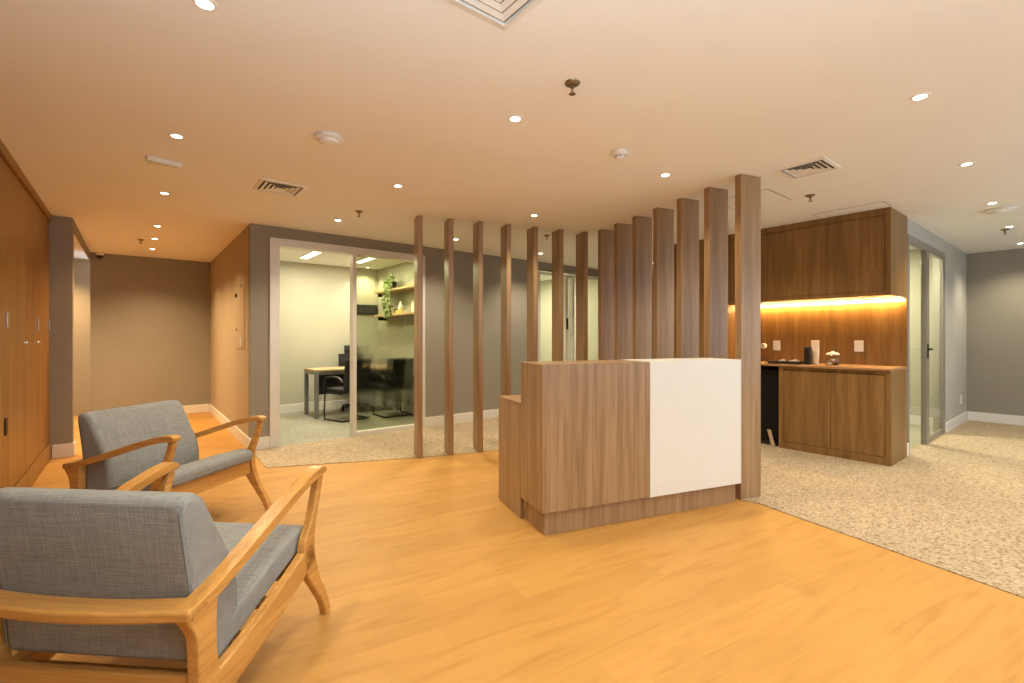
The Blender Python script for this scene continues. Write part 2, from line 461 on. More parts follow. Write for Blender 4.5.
# second office front far behind the slats
wf2 = struct('window_2', boxes((5.37, 5.42, 6.01, 6.15, 0, 2.40), (5.42, 7.12, 6.01, 6.15, 2.36, 2.40), (6.02, 6.08, 6.01, 6.15, 0, 2.36), (6.20, 6.25, 6.01, 6.15, 0, 2.36), (7.06, 7.12, 6.01, 6.15, 0, 2.36)), 'alu', bevel=0.004)
struct('window_pane', boxes((5.42, 6.02, 6.075, 6.085, 0.0, 2.36), (6.25, 7.06, 6.075, 6.085, 0.0, 2.36)), 'pane', parent=wf2)
struct('lock_plate', boxes((6.035, 6.065, 5.985, 6.01, 1.42, 1.62)), 'black', parent=wf2)
# corridor glass door
dr = struct('door_1', boxes((6.56, 6.62, 1.335, 1.375, 0, 2.40), (6.60, 8.46, 1.335, 1.375, 2.31, 2.40), (7.33, 7.46, 1.32, 1.375, 0.0, 2.31), (8.34, 8.46, 1.335, 1.375, 0, 2.31), (7.46, 8.34, 1.34, 1.37, 0, 0.07)), 'alu_grey', bevel=0.004)
struct('door_pane', boxes((6.60, 7.33, 1.35, 1.36, 0.0, 2.31), (7.46, 8.34, 1.35, 1.36, 0.07, 2.31)), 'pane_g', parent=dr)
bm = bmesh.new(); tube(bm, [(7.37, 1.32, 1.14), (7.37, 1.282, 1.14), (7.25, 1.282, 1.14)], 0.012); box(bm, 7.345, 7.395, 1.312, 1.32, 1.03, 1.20)
struct('door_handle', bm, 'black', parent=dr)

# ------------------------------------------------------------------ tall wall cabinets beside the hall
wl = ['tall wooden cabinet door beside the grey pier, first of the wall run', 'tall wooden cabinet door with a pull plate and small knob, second from the grey pier',
      'tall wooden cabinet door with only a small knob, third from the grey pier', 'tall wooden cabinet door with a bright pull plate, fourth from the grey pier',
      'tall wooden cabinet door at the photo edge, last of the wall run']
for k in range(4):
    t1 = 6.948 - 0.7 * k; t0 = t1 - 0.696
    th_ = thing('wardrobe_cabinet', wl[k], 'cabinet', W(-0.695, (t0 + t1) / 2), TH, 'tall cabinets along the wall')
    h = (t1 - t0) / 2
    obj('body', boxes((-0.48, -0.022, -h, h, 0.0, 2.50)), 'ward', th_)
    obj('door', boxes((-0.022, 0.0, -h + 0.003, h - 0.003, 0.175, 2.495)), 'ward', th_, bevel=0.003)
    obj('plinth', boxes((-0.022, 0.016, -h, h, 0.0, 0.165)), 'ward', th_, bevel=0.004)
    if k in (0, 1, 3):
        yy = {0: h - 0.05, 1: h - 0.08, 3: h - 0.06}[k]
        obj('pull_plate', boxes((0.0, 0.012, yy - 0.018, yy + 0.018, 1.34, 1.46)), 'chrome', th_, bevel=0.004)
    if k in (1, 2):
        bm = bmesh.new(); lathe(bm, [(0, 0), (0.016, 0), (0.016, 0.008), (0.011, 0.02), (0, 0.022)], 16)
        for v in bm.verts:
            v.co = Vector((v.co.z, v.co.x + (h - 0.10 if k == 1 else h - 0.06), v.co.y + 1.235))
        obj('knob', bm, 'chrome', th_, smooth=True)
    if k == 3:
        obj('outlet', boxes((0.0, 0.008, h - 0.12, h - 0.06, 0.60, 0.72)), 'black', th_, bevel=0.003)

# ------------------------------------------------------------------ slat screen (two rows meeting at a corner)
g = 'floor to ceiling wooden slats of the screen'
r1 = ['slim wooden slat at the free end of the screen, before the office glass', 'slim wooden slat second from the free end, on the carpet edge', 'slim wooden slat third from the free end, last to reach the open floor',
      'slim wooden slat fourth from the free end, rising over the low desk return', 'slim wooden slat fifth from the free end, just past the counter corner',
      'slim wooden slat sixth from the free end, before the far glass door', 'slim wooden slat seventh from the free end, last of the edge-on row']
for k in range(7):
    o = obj('wooden_slat', boxes((-0.055, 0, 0, 0.20, 0, Z - 0.001)), 'lam', loc=DK(-0.298 + 0.3367 * k, 2.28, 0.0), rz=PH, bevel=0.003)
    tag(o, r1[k], 'slat', g)
r2 = ['broad wooden slat post standing on the floor at the white end of the counter', 'broad wooden slat second from the big post by the white panel', 'broad wooden slat third from the big post, above the white panel',
      'broad wooden slat fourth from the big post, above the white panel', 'broad wooden slat fifth from the big post, over the counter seam', 'broad wooden slat sixth from the big post, above the wooden counter half',
      'broad wooden slat at the inner corner of the screen, next to the slim row']
for k in range(7):
    o = obj('wooden_slat', boxes((0, 0.215, 0, 0.06, 0, Z - 0.001)), 'lam', loc=DK(1.755 + (0.012 + 0.005 * k if k else 0.0), 0.0475 + 0.3445 * k, 0.0), rz=PH, bevel=0.003)
    tag(o, r2[k], 'slat', g)

# ------------------------------------------------------------------ reception counter
rc = thing('reception_counter', 'tall reception counter with walnut front and white panel half', 'counter', DK(0, 0), PH)
obj('wood_body', boxes((0, 0.837, 0, 0.349, 0.153, 1.107)), 'lam', rc, bevel=0.0025)
obj('white_panel', boxes((0.839, 1.70, -0.004, 0.349, 0.153, 1.109)), 'panel', rc, bevel=0.0025)
obj('plinth', boxes((0.03, 1.675, 0.03, 0.33, 0, 0.153)), 'lam', rc, bevel=0.002)
obj('end_panel', boxes((0.0, 0.03, 0.351, 0.79, 0.0, 0.788)), 'lam', rc, bevel=0.002)
obj('end_panel', boxes((1.64, 1.67, 0.351, 0.79, 0.0, 0.788)), 'lam', rc, bevel=0.002)
obj('desk_top', boxes((0.0, 1.67, 0.351, 0.79, 0.788, 0.818)), 'lam_h', rc, bevel=0.002)

# ------------------------------------------------------------------ kitchenette
kb = thing('base_cabinet', 'low wooden kitchenette cabinet with two doors below the worktop', 'cabinet', W(5.83, 1.32), TH)
obj('body', boxes((0.02, 0.605, 0.0, 1.04, 0, 0.943)), 'cab', kb, bevel=0.002)
obj('frame', boxes((0.0, 0.02, 0.0, 0.045, 0, 0.943), (0.0, 0.02, 0.998, 1.04, 0, 0.943), (0, 0.02, 0.045, 0.998, 0, 0.085), (0, 0.02, 0.045, 0.998, 0.918, 0.943)), 'cab', kb, bevel=0.002)
obj('door', boxes((0.006, 0.02, 0.048, 0.52, 0.089, 0.90)), 'cab', kb, bevel=0.003)
obj('door', boxes((0.006, 0.02, 0.524, 0.995, 0.089, 0.90)), 'cab', kb, bevel=0.003)
kc = thing('tall_cabinet', 'full-height wooden cabinet glimpsed through the gaps between the broad slats', 'cabinet', W(5.83, 3.04), TH)
obj('body', boxes((0.02, 0.615, 0.0, 0.82, 0, Z - 0.002)), 'cab', kc, bevel=0.002)
obj('door', boxes((0.0, 0.02, 0.004, 0.408, 0.09, Z - 0.06)), 'cab', kc, bevel=0.002)
obj('door', boxes((0.0, 0.02, 0.412, 0.816, 0.09, Z - 0.06)), 'cab', kc, bevel=0.002)
fr = thing('mini_fridge', 'black under-counter fridge in the gap beside the base cabinet', 'fridge', W(5.87, 2.38), TH)
obj('body', boxes((0.04, 0.46, 0.0, 0.62, 0.02, 0.90)), 'fridge', fr, bevel=0.006)
obj('door', boxes((0.0, 0.038, 0.0, 0.62, 0.06, 0.90)), 'fridge', fr, bevel=0.008)
obj('kick_plate', boxes((0.02, 0.04, 0.02, 0.60, 0.0, 0.055)), 'dark', fr)
wt = obj('kitchen_worktop', boxes((0, 0.63, 0, 1.715, 0.945, 0.968)), 'cab_h', loc=W(5.805, 1.32), rz=TH, bevel=0.003)
tag(wt, 'long thin wooden worktop carrying the coffee things', 'worktop')
bs = obj('backsplash_panel', boxes((0, 0.018, 0, 1.715, 0.969, 1.698)), 'cab', loc=W(6.432, 1.32), rz=TH)
tag(bs, 'warm lit wooden backsplash panel with white sockets', 'panel')
ku = thing('wall_cabinet', 'wide wooden overhead cabinet hung up to the ceiling', 'cabinet', W(5.83, 1.32), TH)
obj('body', boxes((0.02, 0.615, 0.0, 1.715, 1.70, Z - 0.002)), 'cab', ku, bevel=0.002)
obj('frame', boxes((0.0, 0.02, 0.0, 0.05, 1.70, Z - 0.002), (0, 0.02, 0.05, 1.715, 2.50, Z - 0.002), (0, 0.02, 0.05, 1.715, 1.70, 1.74)), 'cab', ku, bevel=0.002)
obj('door', boxes((0.006, 0.02, 0.053, 1.712, 1.744, 2.496)), 'cab', ku, bevel=0.003)
ls = thing('led_strip', 'glowing amber LED strip under the overhead cabinet', 'light', W(6.36, 1.33, 1.699), TH)
obj('channel', boxes((0, 0.05, 0, 1.70, -0.012, 0.0)), 'alu', ls)
obj('diffuser', boxes((0.006, 0.044, 0.005, 1.695, -0.030, -0.012)), 'strip', ls)

def plate(name, label, s, t, z, face, mat='white', w=0.088, h=0.125, kind='outlet', group=None):
    """cover plate on a wall: face 's-' looks towards -s, 't-' towards -t"""
    rot = TH if face == 's-' else TH + math.pi / 2
    o = thing(name, label, kind, W(s, t, z), rot, group)
    obj('cover', boxes((-0.008, 0.0, -w / 2, w / 2, -h / 2, h / 2)), mat, o, bevel=0.003)
    bm = bmesh.new()
    lathe(bm, [(0, 0), (0.017, 0), (0.017, 0.003), (0.012, 0.003), (0.012, 0.0015), (0, 0.0015)], 6)
    for v in bm.verts:
        v.co = Vector((-0.008 - v.co.z, v.co.x, v.co.y))
    obj('socket', bm, mat, o)
    return o
plate('wall_outlet', 'white socket plate on the backsplash by the cabinet end', 6.431, 1.747, 1.18, 's-', group='kitchenette sockets')
plate('wall_outlet', 'white socket plate on the backsplash behind the black canister', 6.431, 2.187, 1.18, 's-', group='kitchenette sockets')
plate('wall_outlet', 'white socket plate on the backsplash above the black tray', 6.431, 2.625, 1.176, 's-', group='kitchenette sockets')
plate('wall_outlet', 'white floor-level socket plate on the grey corridor wall', 9.57, 1.34, 0.36, 't-')
o = thing('plug_adapter', 'round white plug on the backsplash beside the slat post', 'plug', W(6.431, 2.785, 1.168), TH)
bm = bmesh.new(); lathe(bm, [(0, 0), (0.038, 0), (0.038, 0.012), (0.03, 0.028), (0.016, 0.03), (0, 0.03)], 22)
for v in bm.verts:
    v.co = Vector((-v.co.z, v.co.x, v.co.y))
obj('cover', bm, 'white', o, smooth=True)
bm = bmesh.new(); lathe(bm, [(0, 0.03), (0.009, 0.03), (0.009, 0.033), (0, 0.033)], 12)
for v in bm.verts:
    v.co = Vector((-v.co.z, v.co.x, v.co.y))
obj('hole', bm, 'dark', o)

WZ = 0.969
o = thing('canister', 'tall black box-shaped canister at the end of the tray', 'canister', W(6.04, 2.13, WZ), TH)
obj('body', boxes((-0.036, 0.036, -0.030, 0.030, 0, 0.185)), 'black', o, bevel=0.006)
obj('lid', boxes((-0.037, 0.037, -0.031, 0.031, 0.186, 0.205)), 'black', o, bevel=0.006)
o = thing('cup_stack', 'cream stack of paper cups beside the black canister', 'cups', W(6.14, 2.085, WZ))
bm = bmesh.new(); lathe(bm, [(0, 0), (0.030, 0), (0.034, 0.10)] + [(0.034 + (0.003 if i % 2 else 0), 0.10 + 0.008 * i) for i in range(9)] + [(0.031, 0.165), (0.024, 0.10), (0, 0.10)], 24)
obj('cups', bm, 'cups', o, smooth=True)
o = thing('glass_jar', 'clear glass jar of capsules with a pale lid on the worktop', 'jar', W(6.0, 1.87, WZ))
bm = bmesh.new(); lathe(bm, [(0, 0.001), (0.066, 0.001), (0.074, 0.02), (0.072, 0.09), (0.058, 0.115), (0.054, 0.115), (0.068, 0.088), (0.070, 0.022), (0.063, 0.006), (0, 0.006)], 28)
obj('bowl', bm, 'glassware', o, smooth=True)
bm = bmesh.new(); lathe(bm, [(0, 0.118), (0.062, 0.118), (0.066, 0.126), (0.05, 0.142), (0.02, 0.148), (0.012, 0.158), (0, 0.16)], 28)
obj('lid', bm, 'ceramic', o, smooth=True)
for i in range(9):
    a_ = i * 2.4; rr = 0.036 if i < 6 else 0.018; zz = 0.022 if i < 6 else 0.062
    bm = bmesh.new(); lathe(bm, [(0, -0.012), (0.012, -0.012), (0.017, 0.01), (0.018, 0.013), (0, 0.013)], 12)
    c_ = obj('capsule', bm, ('kraft', 'ceramic', 'black')[i % 3], o, loc=(rr * math.cos(a_), rr * math.sin(a_), zz), smooth=True)
o = thing('serving_tray', 'black rimmed serving tray on the worktop', 'tray', W(6.03, 2.345, WZ), TH)
obj('base', boxes((-0.14, 0.14, -0.165, 0.165, 0, 0.008)), 'black', o, bevel=0.003)
obj('rim', boxes((-0.14, -0.13, -0.165, 0.165, 0.009, 0.03), (0.13, 0.14, -0.165, 0.165, 0.009, 0.03), (-0.13, 0.13, -0.165, -0.155, 0.009, 0.03), (-0.13, 0.13, 0.155, 0.165, 0.009, 0.03)), 'black', o, bevel=0.003)
def dish(label, s, t, r):
    o = thing('small_dish', label, 'dish', W(s, t, WZ + 0.009))
    bm = bmesh.new(); lathe(bm, [(0, 0), (r * .6, 0), (r, 0.028), (r * .94, 0.028), (r * .55, 0.006), (0, 0.006)], 24)
    obj('dish', bm, 'ceramic', o, smooth=True)
    bm = bmesh.new()
    for i in range(5):
        a_ = i * 1.3
        box(bm, -0.012 + r * .3 * math.cos(a_), 0.012 + r * .3 * math.cos(a_), -0.02 + r * .3 * math.sin(a_), 0.02 + r * .3 * math.sin(a_), 0.012 + 0.006 * i, 0.018 + 0.006 * i)
    obj('sachets', bm, 'paper', o)
dish('white dish of sachets mid tray, next to the black canister', 6.02, 2.27, 0.062)
dish('smaller white dish of sachets at the tray end by the glasses', 6.04, 2.405, 0.045)
def tumbler(label, s, t):
    o = thing('drinking_glass', label, 'glass', W(s, t, WZ), 0, 'tumblers on the worktop')
    bm = bmesh.new(); lathe(bm, [(0, 0.001), (0.026, 0.001), (0.032, 0.085), (0.030, 0.085), (0.0245, 0.008), (0, 0.008)], 20)
    obj('cup', bm, 'glassware', o, smooth=True)
tumbler('small clear tumbler on the worktop next to the tray', 6.10, 2.605)
tumbler('small clear tumbler on the worktop almost behind the slat post', 6.10, 2.672)
o = thing('leaning_board', 'narrow pale board leaning in the dark gap by the fridge', 'board', W(5.80, 2.405, 0.007), TH)
bm = boxes((-0.008, 0.008, -0.02, 0.02, 0, 0.19))
for v in bm.verts:
    v.co.y += v.co.z * 0.32; v.co.x += v.co.z * 0.16
obj('board', bm, 'kraft', o, bevel=0.003)

# ------------------------------------------------------------------ armchairs
def make_armchair(name, label):
    t = thing(name, label, 'armchair', group='beech armchairs')
    HX = 0.36      # arm centre to centre line
    for s in (-1, 1):
        x = s * HX
        def side(nm, pts, w, mat='oak', bev=0.008):
            return obj(nm, ribbon(pts, x - w / 2, x + w / 2), mat, t, bevel=bev, seg=3)
        side('arm', [(-0.82, 0.478, 0.036), (-0.72, 0.496, 0.036), (-0.56, 0.541, 0.036), (-0.34, 0.611, 0.036), (-0.16, 0.662, 0.036), (-0.05, 0.680, 0.036), (-0.012, 0.674, 0.022)], 0.058)
        side('leg', [(-0.036, 0.658, 0.038), (-0.062, 0.58, 0.038), (-0.105, 0.47, 0.046), (-0.138, 0.385, 0.090), (-0.128, 0.30, 0.088), (-0.070, 0.19, 0.058), (-0.004, 0.09, 0.046), (0.036, 0.001, 0.040)], 0.036)
        side('leg', [(-0.765, 0.474, 0.13), (-0.75, 0.40, 0.085), (-0.745, 0.31, 0.078), (-0.740, 0.225, 0.088), (-0.775, 0.13, 0.066), (-0.835, 0.001, 0.040)], 0.042)
        side('side_rail', [(-0.10, 0.350, 0.095), (-0.30, 0.275, 0.105), (-0.55, 0.205, 0.110), (-0.74, 0.172, 0.115)], 0.036)
    # rear rail: a flat, gently bowed board whose ends meet the arms
    bm = bmesh.new(); n = 14; top, bot = [], []
    rows = []
    for i in range(n + 1):
        x = -HX - 0.029 + (2 * HX + 0.058) * i / n
        yb = -0.832 - 0.035 * (1 - (x / HX) ** 2) if abs(x) < HX else -0.832
        rows.append([bm.verts.new(p) for p in ((x, yb, 0.460), (x, yb + 0.080, 0.468), (x, yb + 0.080, 0.498), (x, yb, 0.496))])
    for a_, b_ in zip(rows, rows[1:]):
        for k in range(4):
            bm.faces.new((a_[k], a_[(k + 1) % 4], b_[(k + 1) % 4], b_[k]))
    bm.faces.new(rows[0]); bm.faces.new(rows[-1]); bmesh.ops.recalc_face_normals(bm, faces=bm.faces[:])
    obj('back_rail', bm, 'oak_x', t, bevel=0.009, seg=3)
    bm = bmesh.new(); prism_x(bm, [(-0.135, 0.268), (-0.105, 0.273), (-0.112, 0.388), (-0.142, 0.388)], -HX + 0.017, HX - 0.017)
    obj('front_rail', bm, 'oak_x', t, bevel=0.006)
    bm = bmesh.new(); prism_x(bm, [(-0.77, 0.165), (-0.74, 0.165), (-0.735, 0.255), (-0.765, 0.255)], -HX + 0.017, HX - 0.017)
    obj('rear_rail', bm, 'oak_x', t, bevel=0.006)
    for i in range(4):
        yc = -0.22 - 0.15 * i; zc = 0.352 - 0.040 * i - (0.012 if i == 0 else 0)
        obj('seat_slat', boxes((-HX + 0.017, HX - 0.017, yc - 0.03, yc + 0.03, zc - 0.06, zc - 0.04)), 'oak_x', t, bevel=0.003)
    # cushions
    cw = 0.335
    bm = bmesh.new()
    prism_x(bm, [(-0.082, 0.372), (-0.068, 0.41), (-0.082, 0.450), (-0.16, 0.460), (-0.40, 0.398), (-0.60, 0.336), (-0.655, 0.30), (-0.655, 0.215), (-0.55, 0.245), (-0.30, 0.318)], -cw, cw)
    obj('seat_cushion', bm, 'fabric', t, bevel=0.028, seg=4)
    bm = bmesh.new()
    prism_x(bm, [(-0.722, 0.262), (-0.735, 0.40), (-0.766, 0.60), (-0.796, 0.775), (-0.784, 0.806), (-0.730, 0.802), (-0.695, 0.775), (-0.628, 0.65), (-0.557, 0.52), (-0.535, 0.43), (-0.530, 0.345), (-0.620, 0.265)], -cw, cw)
    bc = obj('back_cushion', bm, 'fabric', t, bevel=0.026, seg=4)
    bm = bmesh.new()
    for x in (-cw + 0.012, cw - 0.012):
        tube(bm, [(x, -0.726, 0.30), (x, -0.735, 0.40), (x, -0.766, 0.60), (x, -0.793, 0.76)], 0.0025, 6)
    tube(bm, [(-cw + 0.012, -0.792, 0.778), (0, -0.793, 0.779), (cw - 0.012, -0.792, 0.778)], 0.0025, 6)
    obj('piping', bm, 'seam', bc, smooth=True)
    return t


c1 = make_armchair('armchair', 'large armchair seen from behind, blue-grey back cushion and beech back rail')
c2 = copy_tree(c1)
c1.location = (-1.235, 2.215, 0); c1.rotation_euler = (0, 0, R(-5.0))
c2.location = (-1.90, 3.155, 0); c2.rotation_euler = (0, 0, R(-101.5))
c2['label'] = 'armchair turned sideways beyond the first, its seat facing the counter'

# ------------------------------------------------------------------ ceiling fittings
GD = {}
def downlight_proto():
    t = thing('downlight', '', 'downlight', group='recessed ceiling downlights')
    bm = bmesh.new(); lathe(bm, [(0.029, 0.0), (0.030, -0.003), (0.043, -0.004), (0.046, 0.0)], 28)
    obj('trim_ring', bm, 'white', t, smooth=True)
    bm = bmesh.new(); lathe(bm, [(0, -0.0015), (0.029, -0.0015), (0.029, -0.003), (0, -0.003)], 28)
    obj('lamp', bm, 'bulb', t)
    return t
dl = downlight_proto()
spots = [
    (0.215, 2.17, 'downlight cut by the top edge of the photo'),
    (0.215, 3.71, 'downlight between the armchairs and the slim white ceiling box'),
    (0.215, 5.25, 'downlight just past the slim white ceiling box, by the hall mouth'),
    (0.215, 6.85, 'first downlight inside the narrow hall'),
    (0.215, 7.75, 'middle downlight of the three inside the narrow hall'),
    (0.215, 8.68, 'last downlight of the hall, by its end wall'),
    (1.757, 2.17, 'downlight near the sprinkler over the open plank floor'),
    (1.757, 3.755, 'downlight over the carpet edge, beside the vent and the free slat'),
    (1.757, 5.27, 'downlight in front of the office doorway beside a sprinkler'),
    (3.295, 2.18, 'downlight over the counter beside the broad slats'),
    (3.305, 3.765, 'downlight above the middle of the slim slat row'),
    (3.31, 5.33, 'downlight behind the second slim slat, by the grey wall'),
    (4.88, 5.41, 'downlight behind the slim slats, before the far glass door'),
    (3.29, 0.62, 'big bright downlight over the carpet edge, in front of the kitchenette'),
    (4.84, 0.645, 'downlight over the carpet, beside the kitchenette vent'),
    (6.44, 0.68, 'downlight just before the round ceiling access point'),
    (7.97, 0.70, 'downlight between the round access point and the corridor end'),
    (3.37, 8.48, 'downlight in the glazed office corner above the vines'),  # added lamp in place of a reflection in the office glass
    (9.50, 0.73, 'last corridor downlight, by the grey end wall'),
]
hidden = [(0.215, 0.63), (1.757, 0.63), (0.215, -0.92), (1.757, -0.92), (3.29, -0.92), (4.84, -0.92), (6.44, -0.92), (4.84, 2.18), (4.84, 3.76), (-0.95, 9.85), (-0.95, 8.3), (7.0, 4.9)]  # the side-room pair is added, unseen, to brighten that space
SPOT_W = 56.0
def lamp(parent, power, ang=128, blend=0.85, col=(1.0, 0.86, 0.60)):
    d = bpy.data.lights.new('downlight_beam', 'SPOT'); d.energy = power; d.color = col
    d.spot_size = R(ang); d.spot_blend = blend; d.shadow_soft_size = 0.045
    o = bpy.data.objects.new('downlight_beam', d); COL.objects.link(o); o.parent = parent; o.location = (0, 0, -0.02)
first = True
for s, t, lb in spots + [(a_, b_, None) for a_, b_ in hidden]:
    o = dl if first else copy_tree(dl)
    first = False
    o.location = W(s, t, Z); o.rotation_euler = (0, 0, TH)
    o['label'] = lb or 'recessed ceiling downlight hidden from view in the photo'
for o in [x for x in COL.objects if x.name.startswith('downlight') and x.type == 'EMPTY']:
    st = o.matrix_basis.translation
    hall = st.x * A[0] + st.y * A[1] < 0.6 and st.x * B[0] + st.y * B[1] > 6.3
    side = st.x * A[0] + st.y * A[1] < -0.6
    east = st.x * A[0] + st.y * A[1] > 4.5
    north = 1.0 < st.x * A[0] + st.y * A[1] < 5.5 and 5.0 < st.x * B[0] + st.y * B[1] < 6.0
    lamp(o, SPOT_W * (1.7 if north else 3.2 if side else 2.3 if hall else 1.32 if east else 1.0), col=(1.0, 0.70, 0.36) if hall else (1.0, 0.86, 0.60))


def vent(label, s, t, size, pl_mat='dark'):
    o = thing('ceiling_vent', label, 'vent', W(s, t, Z), TH)
    h = size / 2
    def ring(bm, r0, z0, r1, z1):
        a_ = [bm.verts.new((x * r0, y * r0, z0)) for x, y in ((-1, -1), (1, -1), (1, 1), (-1, 1))]
        b_ = [bm.verts.new((x * r1, y * r1, z1)) for x, y in ((-1, -1), (1, -1), (1, 1), (-1, 1))]
        for k in range(4):
            bm.faces.new((a_[k], a_[(k + 1) % 4], b_[(k + 1) % 4], b_[k]))
    bm = bmesh.new(); ring(bm, h, 0, h, -0.008); ring(bm, h, -0.008, h * .86, -0.012); ring(bm, h * .86, -0.012, h * .84, 0.0)
    obj('frame', bm, 'white', o)
    obj('plenum', boxes((-h * .84, h * .84, -h * .84, h * .84, -0.0025, -0.0005)), pl_mat, o)
    for i, q in enumerate((0.76, 0.56, 0.36)):
        bm = bmesh.new(); ring(bm, h * q, -0.011, h * (q - .13), -0.003); ring(bm, h * q, -0.011, h * q - .002, -0.012); ring(bm, h * q - .002, -0.012, h * (q - .13) - .002, -0.004)
        obj('louvre', bm, 'white', o)
    bm = bmesh.new(); ring(bm, h * .17, -0.011, h * .02, -0.004); obj('core', bm, 'white', o)
    return o
vent('square white ceiling diffuser beside the hall mouth, before the office', 0.84 - 0.13, 4.52, 0.36)
bpy.data.objects['ceiling_vent'].location = Vector((-1.997, 4.08, Z))
o = vent('square white ceiling diffuser in front of the overhead kitchen cabinet', 0, 0, 0.335); o.location = Vector((2.253, 3.61, Z))
vent('stepped white ceiling diffuser cut by the top edge of the photo', 1.215 - 0.19, 1.565 - 0.19, 0.38, 'steel')


def sprinkler(label, s, t, k=1.0):
    o = thing('ceiling_sprinkler', label, 'sprinkler', W(s, t, Z), TH + 0.6, 'ceiling sprinklers')
    o.scale = (k, k, k)
    bm = bmesh.new(); lathe(bm, [(0, 0), (0.040, 0), (0.038, -0.006), (0.022, -0.014), (0.014, -0.014), (0, -0.014)], 24)
    obj('escutcheon', bm, 'brass', o, smooth=True)
    bm = bmesh.new(); lathe(bm, [(0, -0.014), (0.011, -0.014), (0.011, -0.026), (0.004, -0.03), (0.003, -0.052), (0, -0.052)], 14)
    tube(bm, [(0.010, 0, -0.024), (0.015, 0, -0.038), (0.004, 0, -0.055)], 0.0028, 6); tube(bm, [(-0.010, 0, -0.024), (-0.015, 0, -0.038), (-0.004, 0, -0.055)], 0.0028, 6)
    obj('body', bm, 'brass', o, smooth=True)
    bm = bmesh.new(); lathe(bm, [(0, -0.053), (0.017, -0.055), (0.017, -0.058), (0, -0.057)], 16)
    obj('deflector', bm, 'brass', o)
    return o
sprinkler('brass pendant sprinkler over the open floor near the stepped diffuser', 1.736, 1.685)
sprinkler('brass sprinkler in front of the office doorway, beside a downlight', 1.80, 4.76)
sprinkler('brass sprinkler beside the square hatch outline, before the kitchenette', 4.79, 1.67)
sprinkler('brass sprinkler in the far corridor beyond the round access point', 8.12, 0.75)
sprinkler('brass sprinkler deep inside the narrow hall', 0.075, 7.92)
sprinkler('brass sprinkler behind the slim slats', 4.08, 4.405)

def dome(name, label, cat, s, t, r, hgt, band=True):
    o = thing(name, label, cat, W(s, t, Z), TH)
    bm = bmesh.new(); lathe(bm, [(0, 0), (r * .92, 0), (r, -hgt * .25), (r, -hgt * .42), (r * .93, -hgt * .5), (0, -hgt * .5)], 32)
    obj('base', bm, 'white', o, smooth=True)
    bm = bmesh.new(); lathe(bm, [(0, -hgt * .5), (r * .72, -hgt * .5), (r * .66, -hgt * .82), (r * .4, -hgt), (0, -hgt)], 32)
    c = obj('sensor_cap', bm, 'white', o, smooth=True)
    if band:
        bm = bmesh.new()
        for k in range(8):
            a_ = k * math.pi / 4
            v = [Vector((r * .71 * math.cos(a_ + e), r * .71 * math.sin(a_ + e), z)) for e, z in ((-.25, -hgt * .56), (.25, -hgt * .56), (.25, -hgt * .74), (-.25, -hgt * .74))]
            vs = [bm.verts.new(p * 1.0 + Vector((p.x, p.y, 0)).normalized() * .001) for p in v]; bm.faces.new(vs)
        obj('vent_slots', bm, 'steel', c)
    return o
dome('smoke_detector', 'flat white round smoke detector between the armchairs and the vent', 'smoke detector', 0.98, 3.113, 0.088, 0.05, False)
dome('smoke_detector', 'small white domed smoke detector with grey slots, by the broad slats', 'smoke detector', 2.64, 2.105, 0.056, 0.055, True)
dome('access_point', 'wide flat round ceiling access point in the corridor', 'access point', 6.808, 0.664, 0.125, 0.045, False)

o = thing('emergency_light', 'slim white box on the ceiling between two downlights, before the hall', 'emergency light', W(0.172, 4.266, Z), R(48))
obj('body', boxes((-0.105, 0.105, -0.028, 0.028, -0.033, 0.0)), 'white', o, bevel=0.006)
obj('diffuser', boxes((-0.092, 0.092, -0.022, 0.022, -0.037, -0.0335)), 'ceramic', o, bevel=0.002)
o = thing('security_camera', 'small white dome camera high in the hall corner', 'camera', W(-0.40, 9.54, Z), TH)
bm = bmesh.new(); lathe(bm, [(0, 0), (0.05, 0), (0.05, -0.03), (0.046, -0.045), (0, -0.045)], 24); obj('base', bm, 'white', o, smooth=True)
bm = bmesh.new(); lathe(bm, [(0.044, -0.045), (0.042, -0.065), (0.028, -0.085), (0, -0.094)], 24); obj('dome', bm, 'black', o, smooth=True)

def hatch(label, s0, s1, t0, t1):
    o = thing('ceiling_hatch', label, 'hatch', W((s0 + s1) / 2, (t0 + t1) / 2, Z), TH)
    a_, b_ = (s1 - s0) / 2, (t1 - t0) / 2; g_ = 0.008
    obj('lid', boxes((-a_ + g_, a_ - g_, -b_ + g_, b_ - g_, -0.003, 0.0)), 'ceiling', o)
    obj('gap', boxes((-a_, a_, -b_, -b_ + g_, -0.002, 0), (-a_, a_, b_ - g_, b_, -0.002, 0), (-a_, -a_ + g_, -b_, b_, -0.002, 0), (a_ - g_, a_, -b_, b_, -0.002, 0)), 'steel', o)
hatch('square access hatch outlined in the ceiling beside the big slat post', 4.30, 4.80, 1.83, 2.33)
hatch('narrow access hatch in the ceiling along the top of the overhead cabinet', 5.55, 5.79, 1.31, 1.92)

